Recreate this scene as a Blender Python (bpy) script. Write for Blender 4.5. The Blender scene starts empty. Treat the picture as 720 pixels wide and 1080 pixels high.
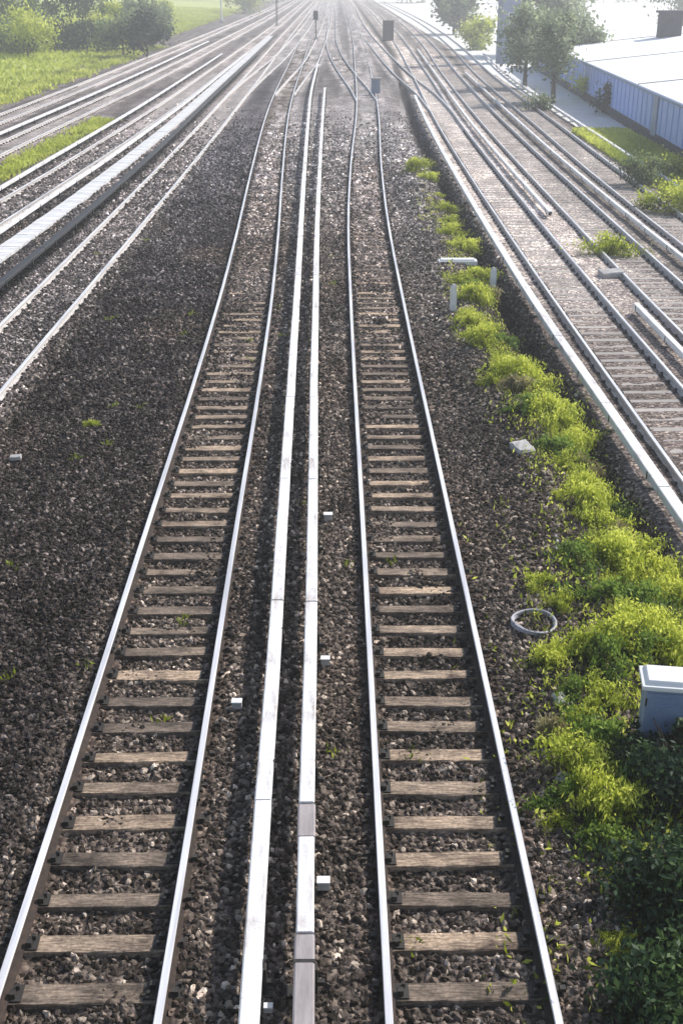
import bpy, bmesh, math, random
import numpy as np
from mathutils import Vector, Matrix, Euler
random.seed(7); RNG = np.random.default_rng(7)
R = math.radians
scn = bpy.context.scene
C = scn.collection

# ---------------------------------------------------------------- camera
CAMZ, PITCH, FPX = 8.58, R(24.7), 1226.0
cd = bpy.data.cameras.new('camera'); cam = bpy.data.objects.new('camera', cd); C.objects.link(cam)
cd.sensor_fit = 'VERTICAL'; cd.sensor_height = 24; cd.sensor_width = 36
cd.lens = 24 * FPX / 1080; cd.clip_start = 0.1; cd.clip_end = 6000
cam.location = (0, 0, CAMZ); cam.rotation_euler = (math.pi/2 - PITCH, 0, -0.0037)
scn.camera = cam
RM = cam.rotation_euler.to_matrix()
def at(x, y, z=0.0):
    """point of the world at height z seen at photo position x, y (photo is 720 x 1080)"""
    v = RM @ Vector(((x-360)/FPX, (540-y)/FPX, -1.0))
    t = (z - CAMZ) / v.z
    return Vector((v.x*t, v.y*t, z))

# ---------------------------------------------------------------- materials
def newmat(name):
    m = bpy.data.materials.new(name); m.use_nodes = True
    nt = m.node_tree; b = nt.nodes['Principled BSDF']
    return m, nt, b
def N(nt, typ, **kw):
    n = nt.nodes.new(typ)
    for k, v in kw.items(): setattr(n, k, v)
    return n
def ramp(nt, fac, stops):
    r = N(nt, 'ShaderNodeValToRGB'); e = r.color_ramp.elements
    while len(e) < len(stops): e.new(0.5)
    for i, (p, c) in enumerate(stops):
        e[i].position = p; e[i].color = (*c, 1)
    nt.links.new(fac, r.inputs[0]); return r.outputs[0]
def noise(nt, scale, detail=6, rough=0.6, coord='Object', stretch=None):
    tc = N(nt, 'ShaderNodeTexCoord'); src = tc.outputs[coord]
    if stretch:
        mp = N(nt, 'ShaderNodeMapping'); mp.inputs['Scale'].default_value = stretch
        nt.links.new(src, mp.inputs[0]); src = mp.outputs[0]
    n = N(nt, 'ShaderNodeTexNoise'); n.inputs['Scale'].default_value = scale
    n.inputs['Detail'].default_value = detail; n.inputs['Roughness'].default_value = rough
    nt.links.new(src, n.inputs['Vector']); return n.outputs['Fac']
def mul(nt, a, b, blend='MULTIPLY', fac=1.0):
    m = N(nt, 'ShaderNodeMixRGB', blend_type=blend); m.inputs[0].default_value = fac
    nt.links.new(a, m.inputs[1]); nt.links.new(b, m.inputs[2]); return m.outputs[0]
def bump(nt, b, h, strength=0.5, dist=0.02):
    n = N(nt, 'ShaderNodeBump'); n.inputs['Strength'].default_value = strength
    n.inputs['Distance'].default_value = dist
    nt.links.new(h, n.inputs['Height']); nt.links.new(n.outputs[0], b.inputs['Normal'])
def simple(name, c1, c2, scale=6, rough=0.7, metal=0.0, bmp=0.3, stretch=None, objrand=0.0, bd=0.01):
    m, nt, b = newmat(name)
    f = noise(nt, scale, stretch=stretch)
    col = ramp(nt, f, [(0.3, c1), (0.7, c2)])
    if objrand:
        oi = N(nt, 'ShaderNodeObjectInfo')
        g = ramp(nt, oi.outputs['Random'], [(0, (1-objrand,)*3), (1, (1+objrand,)*3)])
        g2 = N(nt, 'ShaderNodeMixRGB', blend_type='MULTIPLY'); g2.inputs[0].default_value = 1
        mr = N(nt, 'ShaderNodeMapRange'); mr.inputs['To Min'].default_value = 1-objrand; mr.inputs['To Max'].default_value = 1+objrand
        nt.links.new(oi.outputs['Random'], mr.inputs[0])
        nt.links.new(col, g2.inputs[1]); nt.links.new(mr.outputs[0], g2.inputs[2]); col = g2.outputs[0]
    nt.links.new(col, b.inputs['Base Color'])
    b.inputs['Roughness'].default_value = rough; b.inputs['Metallic'].default_value = metal
    if bmp: bump(nt, b, f, bmp, bd)
    return m
M = {}
# polished running surface
m, nt, b = newmat('polished_steel'); f = noise(nt, 1.2, stretch=(9, 0.35, 9))
nt.links.new(ramp(nt, f, [(0.36, (0.60, 0.59, 0.61)), (0.6, (0.96, 0.94, 0.94))]), b.inputs['Base Color'])
nt.links.new(ramp(nt, f, [(0.3, (0.42,)*3), (0.7, (0.3,)*3)]), b.inputs['Roughness']); b.inputs['Metallic'].default_value = 0.35
M['steel'] = m
M['rust'] = simple('rusty_steel', (0.018, 0.012, 0.010), (0.06, 0.038, 0.028), 14, 0.85, 0.0, 0.4)
m, nt, b = newmat('weathered_timber'); f = noise(nt, 5, stretch=(1.2, 9, 9)); f2 = noise(nt, 1.6, 5, .7, stretch=(1, 1.6, 1)); f3 = noise(nt, 22, 4, .7)
oi = N(nt, 'ShaderNodeObjectInfo'); tcx = N(nt, 'ShaderNodeTexCoord'); ax = N(nt, 'ShaderNodeVectorMath', operation='ADD'); nt.links.new(tcx.outputs['Object'], ax.inputs[0])
cb_ = N(nt, 'ShaderNodeCombineXYZ'); sc_ = N(nt, 'ShaderNodeMath', operation='MULTIPLY'); sc_.inputs[1].default_value = 90; nt.links.new(oi.outputs['Random'], sc_.inputs[0]); nt.links.new(sc_.outputs[0], cb_.inputs[0]); nt.links.new(sc_.outputs[0], cb_.inputs[2]); nt.links.new(cb_.outputs[0], ax.inputs[1])
for nd in nt.nodes:
    if nd.bl_idname == 'ShaderNodeMapping': nt.links.new(ax.outputs[0], nd.inputs[0])
col = mul(nt, ramp(nt, f, [(0.3, (0.17, 0.128, 0.096)), (0.7, (0.66, 0.53, 0.41))]), ramp(nt, f2, [(0.34, (0.22, 0.2, 0.2)), (0.5, (0.8, 0.78, 0.76)), (0.68, (1.35, 1.3, 1.25))]))
col = mul(nt, col, ramp(nt, f3, [(0.35, (0.55,)*3), (0.6, (1.1,)*3)])); mr_ = ramp(nt, oi.outputs['Random'], [(0, (0.42, 0.42, 0.44)), (0.5, (0.9, 0.88, 0.86)), (1, (1.3, 1.24, 1.16))])
nt.links.new(mul(nt, col, mr_), b.inputs['Base Color']); b.inputs['Roughness'].default_value = .92; bump(nt, b, f, .9, .02); M['sleeper'] = m
M['brightrail'] = simple('brightened_rail_steel', (0.42, 0.39, 0.37), (0.66, 0.63, 0.61), 14, 0.85, 0.0, 0.4)  # rail sides brightened through their colour, against the shade on them
m, nt, b = newmat('white_cover_board'); f = noise(nt, 2, stretch=(7, .8, 7)); f2 = noise(nt, 1.1, 7, .75, stretch=(3.5, .9, 3)); f3 = noise(nt, 25, 5, .7)
col = mul(nt, ramp(nt, f, [(0.3, (0.70, 0.69, 0.69)), (0.7, (0.88, 0.88, 0.89))]), ramp(nt, f2, [(0.30, (0.42, 0.35, 0.31)), (0.42, (0.82, 0.79, 0.77)), (0.5, (1, 1, 1))])); col = mul(nt, col, ramp(nt, f3, [(0.28, (.55, .52, .5)), (0.42, (1, 1, 1))]))
nt.links.new(col, b.inputs['Base Color']); b.inputs['Roughness'].default_value = .6; bump(nt, b, f3, .25, .004); M['cover'] = m
M['cover_old'] = simple('weathered_cover_board', (0.25, 0.22, 0.22), (0.42, 0.38, 0.38), 3, 0.8, 0, 0.3, stretch=(4, 0.7, 4))
M['iron'] = simple('dark_iron', (0.02, 0.018, 0.017), (0.05, 0.045, 0.04), 10, 0.7, 0.2)
M['concrete'] = simple('pale_concrete', (0.32, 0.31, 0.3), (0.52, 0.5, 0.48), 4, 0.9, 0, 0.3)
M['path'] = simple('concrete_slabs', (0.5, 0.5, 0.51), (0.8, 0.8, 0.8), 1.3, 0.9, 0, 0.3)
M['paintwhite'] = simple('white_paint', (0.72, 0.73, 0.74), (0.84, 0.84, 0.84), 5, 0.5, 0, 0.05)
M['cabinet'] = simple('shaded_grey_paint', (0.16, 0.22, 0.36), (0.26, 0.33, 0.48), 4, 0.5, 0, 0.05)  # grey paint with the bluish shade of its faces put into the colour
M['shadewall'] = simple('shaded_blue_cladding', (0.30, 0.42, 0.80), (0.42, 0.54, 0.90), 0.8, 0.6, 0, 0.1, stretch=(1, 6, 1))  # blue of the wall's shaded side put into the colour
M['darkbase'] = simple('dark_plinth', (0.03, 0.032, 0.045), (0.06, 0.06, 0.075), 2, 0.9)
M['glassdark'] = simple('dark_glass', (0.03, 0.035, 0.045), (0.06, 0.065, 0.08), 2, 0.15, 0, 0)
M['roof'] = simple('white_roof_sheet', (0.84, 0.84, 0.85), (0.92, 0.92, 0.92), 0.4, 0.7, 0, 0.1)
M['towerwall'] = simple('blue_grey_render', (0.22, 0.26, 0.34), (0.32, 0.36, 0.44), 0.7, 0.9, 0, 0.1)
M['bark'] = simple('bark', (0.05, 0.04, 0.03), (0.13, 0.10, 0.08), 6, 0.95, 0, 0.8, stretch=(3, 3, 0.6))
M['pipe'] = simple('grey_cable_sheath', (0.30, 0.29, 0.33), (0.5, 0.49, 0.52), 8, 0.6)
M['black'] = simple('black_paint', (0.02, 0.02, 0.022), (0.04, 0.04, 0.045), 5, 0.6)
M['yellow'] = simple('yellow_paint', (0.6, 0.5, 0.06), (0.72, 0.6, 0.1), 5, 0.6)

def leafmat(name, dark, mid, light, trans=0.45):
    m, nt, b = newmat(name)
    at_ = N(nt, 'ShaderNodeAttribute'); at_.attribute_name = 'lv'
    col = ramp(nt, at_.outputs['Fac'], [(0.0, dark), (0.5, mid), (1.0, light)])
    nt.links.new(col, b.inputs['Base Color']); b.inputs['Roughness'].default_value = 0.55
    b.inputs['Specular IOR Level'].default_value = 0.25
    tr = N(nt, 'ShaderNodeBsdfTranslucent'); nt.links.new(col, tr.inputs[0])
    mx = N(nt, 'ShaderNodeMixShader'); mx.inputs[0].default_value = trans
    nt.links.new(b.outputs[0], mx.inputs[1]); nt.links.new(tr.outputs[0], mx.inputs[2])
    nt.links.new(mx.outputs[0], nt.nodes['Material Output'].inputs[0]); return m
M['weed'] = leafmat('weed_leaf', (0.015, 0.035, 0.012), (0.38, 0.45, 0.04), (0.92, 0.94, 0.2), 0.52)
M['treed2'] = leafmat('bramble_leaf', (0.02, 0.05, 0.012), (0.11, 0.19, 0.03), (0.32, 0.44, 0.08), 0.4)
M['dry'] = leafmat('dry_stalk', (0.16, 0.13, 0.06), (0.34, 0.29, 0.14), (0.55, 0.5, 0.28), 0.3)
M['weedd'] = leafmat('shrub_leaf', (0.008, 0.02, 0.014), (0.028, 0.062, 0.03), (0.16, 0.26, 0.06), 0.28)  # shade on the shrubs and their sunlit tops put into these tones
M['grassm'] = leafmat('grass_blade', (0.22, 0.27, 0.04), (0.52, 0.58, 0.09), (0.80, 0.82, 0.22), 0.5)
M['treem'] = leafmat('tree_leaf', (0.04, 0.07, 0.03), (0.14, 0.20, 0.08), (0.36, 0.42, 0.19), 0.4)
M['treep'] = leafmat('pale_tree_leaf', (0.10, 0.14, 0.08), (0.26, 0.32, 0.18), (0.52, 0.57, 0.34), 0.4)  # tree leaf tones paled, so haze and flare sit in the colour
M['treed'] = leafmat('dark_leaf', (0.008, 0.02, 0.014), (0.025, 0.05, 0.03), (0.08, 0.13, 0.05), 0.25)

def stonemat(name, inst):
    m, nt, b = newmat(name)
    a = N(nt, 'ShaderNodeAttribute'); a.attribute_name = 'tint'
    if inst: a.attribute_type = 'INSTANCER'
    if inst:
        oi = N(nt, 'ShaderNodeObjectInfo')
        r1 = ramp(nt, oi.outputs['Random'], [(0, (0.16, 0.15, 0.15)), (0.35, (0.45, 0.41, 0.385)), (0.6, (0.85, 0.78, 0.78)), (0.84, (1.5, 1.38, 1.3)), (0.95, (2.8, 2.65, 2.5)), (1, (5, 4.8, 4.6))])
        mr = r1
        f = noise(nt, 30)
        bump(nt, b, f, 0.5, 0.01)
    else:
        tc = N(nt, 'ShaderNodeTexCoord')
        v = N(nt, 'ShaderNodeTexVoronoi'); v.inputs['Scale'].default_value = 17
        nt.links.new(tc.outputs['Object'], v.inputs['Vector'])
        sp = N(nt, 'ShaderNodeSeparateColor'); nt.links.new(v.outputs['Color'], sp.inputs[0])
        r1 = ramp(nt, sp.outputs[0], [(0, (0.3, 0.28, 0.3)), (0.4, (0.7, 0.66, 0.66)), (0.8, (1.3, 1.25, 1.2)), (1, (2.2, 2.1, 2.0))])
        dk = ramp(nt, v.outputs['Distance'], [(0.35, (1, 1, 1)), (0.85, (0.45, 0.45, 0.47))])
        r1 = mul(nt, r1, dk)
        big = ramp(nt, noise(nt, 0.55, 5, 0.65), [(0.32, (0.6, 0.58, 0.6)), (0.68, (1.35, 1.32, 1.3))])
        mr = mul(nt, r1, big)
        md = ramp(nt, noise(nt, 2.3, 4, 0.6, stretch=(0.7, 2.2, 1)), [(0.35, (0.72, 0.72, 0.76)), (0.65, (1.22, 1.2, 1.16))])
        mr = mul(nt, mr, md)
        bump(nt, b, v.outputs['Distance'], 0.9, -0.03)
    nt.links.new(mul(nt, a.outputs['Color'], mr), b.inputs['Base Color'])
    b.inputs['Roughness'].default_value = 0.95; b.inputs['Specular IOR Level'].default_value = 0.15
    return m
M['bed'] = stonemat('ballast', False)
M['stone'] = stonemat('ballast_stone', True)

# ---------------------------------------------------------------- mesh helpers
def empty(name, loc=(0, 0, 0), rz=0):
    o = bpy.data.objects.new(name, None); C.objects.link(o); o.location = loc; o.rotation_euler = (0, 0, rz)
    o.empty_display_size = 0.2; return o
def tag(o, label=None, cat=None, group=None, kind=None):
    if label: o['label'] = label
    if cat: o['category'] = cat
    if group: o['group'] = group
    if kind: o['kind'] = kind
    return o
class MB:
    def __init__(s): s.v = []; s.f = []; s.mi = []
    def add(s, vs, fs, mi=0):
        k = len(s.v); s.v += [tuple(v) for v in vs]; s.f += [tuple(i+k for i in f) for f in fs]; s.mi += [mi]*len(fs)
    def box(s, c, d, mi=0, rz=0, taper=1.0):
        x, y, z = d[0]/2, d[1]/2, d[2]/2; vs = []
        for k, (a, b_, e) in enumerate([(-1,-1,-1),(1,-1,-1),(1,1,-1),(-1,1,-1),(-1,-1,1),(1,-1,1),(1,1,1),(-1,1,1)]):
            t = taper if e > 0 else 1
            px, py = a*x*t, b_*y*t
            vs.append((c[0]+px*math.cos(rz)-py*math.sin(rz), c[1]+px*math.sin(rz)+py*math.cos(rz), c[2]+e*z))
        s.add(vs, [(0,3,2,1),(4,5,6,7),(0,1,5,4),(1,2,6,5),(2,3,7,6),(3,0,4,7)], mi)
    def tube(s, pts, rad, seg=8, mi=0, caps=True):
        n = len(pts); rads = rad if isinstance(rad, (list, tuple)) else [rad]*n
        rings = []
        for i, p in enumerate(pts):
            p = Vector(p); a = Vector(pts[max(i-1, 0)]); b_ = Vector(pts[min(i+1, n-1)])
            t = (b_-a).normalized(); up = Vector((0, 0, 1)) if abs(t.z) < 0.9 else Vector((1, 0, 0))
            u = t.cross(up).normalized(); w = t.cross(u)
            rings.append([p + (u*math.cos(2*math.pi*k/seg) + w*math.sin(2*math.pi*k/seg))*rads[i] for k in range(seg)])
        vs = [v for r in rings for v in r]; fs = []
        for i in range(n-1):
            for k in range(seg):
                fs.append((i*seg+k, i*seg+(k+1)%seg, (i+1)*seg+(k+1)%seg, (i+1)*seg+k))
        if caps: fs += [tuple(range(seg)), tuple((n-1)*seg+k for k in reversed(range(seg)))]
        s.add(vs, fs, mi)
    def sweep(s, path, prof, closed=True, topset=(), mi=0, mtop=1, caps=True):
        """path: list of (x,y,z,nx,ny) - prof: list of (across, up)"""
        k = len(prof); vs = []; fs = []; mis = []
        for (x, y, z, nx, ny) in path:
            for (a, u) in prof: vs.append((x+nx*a, y+ny*a, z+u))
        m_ = k if closed else k-1
        for i in range(len(path)-1):
            for j in range(m_):
                fs.append((i*k+j, i*k+(j+1)%k, (i+1)*k+(j+1)%k, (i+1)*k+j)); mis.append(mtop if j in topset else mi)
        if closed and caps:
            fs += [tuple(reversed(range(k))), tuple((len(path)-1)*k+j for j in range(k))]; mis += [mi, mi]
        b0 = len(s.v); s.v += vs; s.f += [tuple(q+b0 for q in f) for f in fs]; s.mi += mis
    def build(s, name, mats, parent=None, bevel=0):
        me = bpy.data.meshes.new(name); me.from_pydata(s.v, [], s.f)
        for m_ in (mats if isinstance(mats, (list, tuple)) else [mats]): me.materials.append(m_)
        me.polygons.foreach_set('material_index', s.mi); me.update()
        bm = bmesh.new(); bm.from_mesh(me); bmesh.ops.recalc_face_normals(bm, faces=bm.faces)
        if bevel: bmesh.ops.bevel(bm, geom=list(bm.edges), offset=bevel, segments=2, profile=0.7, affect='EDGES')
        bm.to_mesh(me); bm.free()
        o = bpy.data.objects.new(name, me); C.objects.link(o); o.parent = parent; return o
def copy_tree(o, parent=None):
    c = o.copy(); C.objects.link(c)
    if parent: c.parent = parent
    for ch in list(o.children): copy_tree(ch, c)
    return c

# smooth paths through the yard: list of (x, distance)
def spline(pts, step=1.0, y0=None, y1=None, grow=False):
    pts = sorted(pts, key=lambda p: p[1]); ys = np.array([p[1] for p in pts]); xs = np.array([p[0] for p in pts])
    y0 = ys[0] if y0 is None else y0; y1 = ys[-1] if y1 is None else y1
    Y = [y0]
    while Y[-1] < y1: Y.append(min(y1, Y[-1] + step*(1 + (max(Y[-1], 0)/40 if grow else 0))))
    Y = np.array(Y); X = evalx(pts, Y); dX = (evalx(pts, Y+0.5)-evalx(pts, Y-0.5))
    n = np.sqrt(1+dX**2)
    return [(x, y, 1/k, -d/k) for x, y, d, k in zip(X, Y, dX, n)]
def evalx(pts, Y):
    pts = sorted(pts, key=lambda p: p[1]); ys = np.array([p[1] for p in pts], float); xs = np.array([p[0] for p in pts], float)
    s = np.gradient(xs, ys); Y = np.asarray(Y, float); i = np.clip(np.searchsorted(ys, Y)-1, 0, len(ys)-2)
    h = ys[i+1]-ys[i]; t = np.clip((Y-ys[i])/h, 0, 1)
    r = (2*t**3-3*t**2+1)*xs[i]+(t**3-2*t**2+t)*h*s[i]+(-2*t**3+3*t**2)*xs[i+1]+(t**3-t**2)*h*s[i+1]
    return r
TR = {  # track centre lines
 'L': [(-2.33, 0), (-2.36, 8.3), (-2.45, 17), (-2.52, 25), (-2.64, 33), (-2.84, 41), (-3.25, 54), (-4.0, 82), (-4.4, 135), (-4.5, 500)],
 'Rt': [(1.22, 0), (1.20, 8.3), (1.18, 17), (1.14, 30), (1.18, 45), (1.38, 57), (2.05, 82), (2.7, 135), (2.8, 500)],
 'Mid': [(2.25, 92), (1.9, 102), (1.1, 118), (0.0, 145), (-0.7, 175), (-0.9, 220), (-0.9, 500)],
 'Mid2': [(-4.15, 98), (-3.7, 112), (-2.9, 135), (-2.6, 160), (-2.6, 500)],
 'R0': [(7.25, 84), (7.15, 96), (6.3, 118), (5.6, 150), (5.6, 500)],
 'C0': [(-7.9, 98), (-7.6, 112), (-6.7, 140), (-6.3, 170), (-6.3, 500)],
 'L1': [(-8.4, 5), (-8.3, 24), (-8.1, 42), (-7.95, 62), (-7.9, 100), (-8.1, 200), (-8.1, 500)],
 'L2': [(-14.1, 20), (-13.4, 45), (-12.9, 60), (-12.4, 80), (-12.0, 130), (-12.0, 500)],
 'L3': [(-19.0, 30), (-18.3, 65), (-17.4, 100), (-16.4, 200), (-16.0, 500)],
 'L4': [(-23.5, 40), (-22.2, 80), (-21.3, 150), (-20.2, 300), (-20.0, 500)],
 'R1': [(7.3, 5), (7.15, 17), (7.0, 30), (6.95, 50), (7.1, 75), (7.9, 115), (8.8, 163), (9.6, 500)],
 'R2': [(10.0, 15), (9.75, 28), (9.75, 50), (9.95, 75), (10.8, 115), (12.3, 163), (13.4, 500)],
 'R3': [(13.0, 20), (12.75, 35), (12.8, 55), (13.2, 75), (14.0, 115), (15.8, 163), (17.5, 500)],
}
# ---------------------------------------------------------------- the setting: ground and ballast
def gridmesh(name, xs, ys, zfun, tintfun, mat):
    X, Y = np.meshgrid(xs, ys); Z = zfun(X, Y); nx, ny = len(xs), len(ys)
    me = bpy.data.meshes.new(name); me.vertices.add(nx*ny)
    me.vertices.foreach_set('co', np.stack([X, Y, Z], -1).astype(np.float32).ravel())
    idx = np.arange(nx*ny).reshape(ny, nx)
    q = np.stack([idx[:-1, :-1], idx[:-1, 1:], idx[1:, 1:], idx[1:, :-1]], -1).reshape(-1, 4)
    me.loops.add(q.size); me.polygons.add(len(q))
    me.loops.foreach_set('vertex_index', q.ravel().astype(np.int32))
    me.polygons.foreach_set('loop_start', (np.arange(len(q))*4).astype(np.int32))
    me.update(calc_edges=True)
    t = tintfun(X, Y, Z); a = me.attributes.new('tint', 'FLOAT_COLOR', 'POINT')
    a.data.foreach_set('color', np.concatenate([t, np.ones(t.shape[:2]+(1,))], -1).astype(np.float32).ravel())
    me.polygons.foreach_set('use_smooth', np.ones(len(q), bool))
    me.materials.append(mat); o = bpy.data.objects.new(name, me); C.objects.link(o); return o, (X, Y, Z)
def sm(a, b_, x): t = np.clip((x-a)/(b_-a), 0, 1); return t*t*(3-2*t)
def hsh(X, Y, s, seed=0):
    # cheap smooth value noise
    r = np.random.default_rng(seed).random((257, 257)); x = X/s+1000; y = Y/s+1000
    xi = np.floor(x).astype(int); yi = np.floor(y).astype(int); fx = x-xi; fy = y-yi; fx = fx*fx*(3-2*fx); fy = fy*fy*(3-2*fy)
    g = lambda a, b_: r[a % 257, b_ % 257]
    return (g(xi, yi)*(1-fx)+g(xi+1, yi)*fx)*(1-fy)+(g(xi, yi+1)*(1-fx)+g(xi+1, yi+1)*fx)*fy
def dtrack(X, Y):
    d = np.full(X.shape, 99.0)
    for p in TR.values():
        ys = [q[1] for q in p]; e = np.abs(X-evalx(p, Y)); e = np.where((Y < min(ys)) & (p[0][1] > 20), 99, e); d = np.minimum(d, e)
    return d
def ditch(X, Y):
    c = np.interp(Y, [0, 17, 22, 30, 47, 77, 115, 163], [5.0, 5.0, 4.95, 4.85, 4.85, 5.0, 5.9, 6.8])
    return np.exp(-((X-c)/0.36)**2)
def bedz(X, Y):
    d = dtrack(X, Y); base = -0.095 + 0.058*sm(19, 42, Y) + 0.07*(hsh(X, Y, 0.9, 41)-0.35).clip(0)*sm(9, 20, Y) + 0.17*(hsh(X, Y, 0.42, 42)-0.55).clip(0)
    side = np.maximum(sm(-6, -7, X), sm(5, 6, X)); base = base*(1-side)-0.012*side; z = base + (0.015-base)*sm(0.6, 0.84, d)
    out = sm(1.3, 2.2, d); z = z - 0.05*out
    z = z + (hsh(X, Y, 1.3, 1)-0.5)*0.10*out + (hsh(X, Y, 0.3, 2)-0.5)*0.03*sm(0.6, 0.8, d)
    z = z - 0.40*ditch(X, Y)*(Y < 110)
    w = (X > 2.6) & (X < 4.6); z = z + np.where(w, 0.22*np.sin((X-2.6)/2.0*math.pi)*(hsh(X, Y, 2.0, 5)+0.2), 0)
    return z
def bedt(X, Y, Z):
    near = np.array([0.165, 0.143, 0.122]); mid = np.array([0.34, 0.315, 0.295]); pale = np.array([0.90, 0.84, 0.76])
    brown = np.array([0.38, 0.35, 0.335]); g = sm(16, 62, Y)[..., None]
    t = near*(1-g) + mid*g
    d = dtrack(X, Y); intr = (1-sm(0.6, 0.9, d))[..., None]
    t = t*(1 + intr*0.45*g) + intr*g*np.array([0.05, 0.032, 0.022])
    far = sm(36, 88, Y)[..., None]; t = t*(1-far) + np.array([0.50, 0.485, 0.475])*far  # bed paled with distance, glare painted into the tint
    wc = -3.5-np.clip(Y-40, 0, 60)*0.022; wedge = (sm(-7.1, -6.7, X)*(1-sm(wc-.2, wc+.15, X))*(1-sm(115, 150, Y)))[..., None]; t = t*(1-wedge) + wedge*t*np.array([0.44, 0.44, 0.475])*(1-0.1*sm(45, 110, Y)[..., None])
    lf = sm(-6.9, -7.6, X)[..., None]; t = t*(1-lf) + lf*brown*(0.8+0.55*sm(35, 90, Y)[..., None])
    dk = (np.exp(-((X-np.interp(Y, [20, 34, 45, 60, 90, 200], [-10.2, -10.05, -9.75, -9.55, -9.55, -9.7]))/0.3)**4)*(Y < 150))[..., None]; t = t*(1-0.93*dk)  # dark strip along the conductor cover, its shadow painted into the tint
    rt = sm(5.3, 5.8, X)[..., None]; t = t*(1-rt) + rt*(np.array([0.34, 0.31, 0.285])*(1-sm(24, 44, Y)[..., None])+pale*sm(24, 44, Y)[..., None]*(0.62+0.38*np.exp(-((X-6.9)/2.2)**2))[..., None])  # right side paled farther out, glare painted into the tint
    rc = ((X > 10) & (Y < 60) & (Y > 30))[..., None]; t = np.where(rc, t*0.8, t)
    dt = ditch(X, Y)[..., None]; t = t*(1-0.9*np.clip(dt*1.5, 0, 1)) + np.array([0.015, 0.013, 0.018])*0.9*np.clip(dt*1.5, 0, 1)  # ditch tinted near black, shade painted into its colour
    gap = sm(1.0, 1.5, d)*np.maximum(sm(60, 120, Y), np.maximum(sm(9.0, 10, X), sm(-10, -11, X))); t = t*(1-0.55*gap[..., None])  # darker ballast between tracks; on the right these bands paint shadow
    run = (hsh(X*1.0, Y*0.06, 0.5, 77)-0.5)*sm(40, 90, Y); t = t*(1+0.9*run[..., None])
    st = np.clip(hsh(X, Y*0.35, 1.6, 50)*1.6-0.75, 0, 1)[..., None]*(1-far)*(X < 4.5)[..., None]; t = t*(1-0.55*st)            # oil and brake dust
    sb = np.clip(hsh(X, Y*0.5, 2.2, 51)*1.8-1.0, 0, 1)[..., None]*(1-far); t = t*(1-sb*.6)+sb*.6*np.array([0.17, 0.135, 0.105])*(0.8+g)   # fines and rust
    rr = np.exp(-((d-0.7525)/0.16)**2)[..., None]; t = t*(1-rr*.45)+rr*.45*np.array([0.075, 0.045, 0.032])
    return t*(0.72+0.56*hsh(X, Y, 1.1, 9))[..., None]*(0.8+0.4*hsh(X, Y, 0.35, 12))[..., None]
xs = np.concatenate([np.arange(-28, -5, 0.2), np.arange(-5, 6, 0.07), np.arange(6, 15.2, 0.16)])
ys = [3.0]
while ys[-1] < 520: ys.append(ys[-1] + 0.16 + max(0, ys[-1]-8)*0.012)
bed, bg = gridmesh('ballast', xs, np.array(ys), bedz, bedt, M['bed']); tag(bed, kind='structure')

# wide ground, one sheet to the horizon
m, nt, b = newmat('ground_soil')
geo = N(nt, 'ShaderNodeNewGeometry'); sx = N(nt, 'ShaderNodeSeparateXYZ'); nt.links.new(geo.outputs['Position'], sx.inputs[0])
n1 = noise(nt, 0.05, 8, 0.65); n2 = noise(nt, 1.2, 6, 0.7)
grass = ramp(nt, n2, [(0.3, (0.30, 0.34, 0.08)), (0.7, (0.60, 0.64, 0.16))])
pale = ramp(nt, n2, [(0.3, (0.66, 0.65, 0.62)), (0.7, (0.85, 0.84, 0.81))])
mr = N(nt, 'ShaderNodeMapRange'); mr.inputs['From Min'].default_value = 5; mr.inputs['From Max'].default_value = 12
nt.links.new(sx.outputs[0], mr.inputs[0])
mx = N(nt, 'ShaderNodeMixRGB'); nt.links.new(mr.outputs[0], mx.inputs[0]); nt.links.new(grass, mx.inputs[1]); nt.links.new(pale, mx.inputs[2])
nt.links.new(mx.outputs[0], b.inputs['Base Color']); b.inputs['Roughness'].default_value = 1; bump(nt, b, n2, 0.4, 0.1)
g = MB(); g.add([(-3000, -200, -0.7), (3000, -200, -0.7), (3000, 5000, -0.7), (-3000, 5000, -0.7)], [(0, 1, 2, 3)])
# terrain rises to yard level either side of the formation
def strip(mb, x0, x1, z0, z1, y0=-20, y1=620, n=40):
    for i in range(n):
        ya = y0+(y1-y0)*i/n; yb = y0+(y1-y0)*(i+1)/n
        mb.add([(x0, ya, z0), (x1, ya, z1), (x1, yb, z1), (x0, yb, z0)], [(0, 1, 2, 3)])
gr = g.build('ground', m); tag(gr, kind='structure')
t_ = MB(); strip(t_, 15.1, 19.0, -0.02, -0.02); strip(t_, 19, 200, -0.02, 0.0); strip(t_, -44, -27.9, 0.4, -0.02); strip(t_, -200, -44, 5.0, 0.4)
tr_ = t_.build('terrain', m); tag(tr_, kind='structure')

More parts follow.
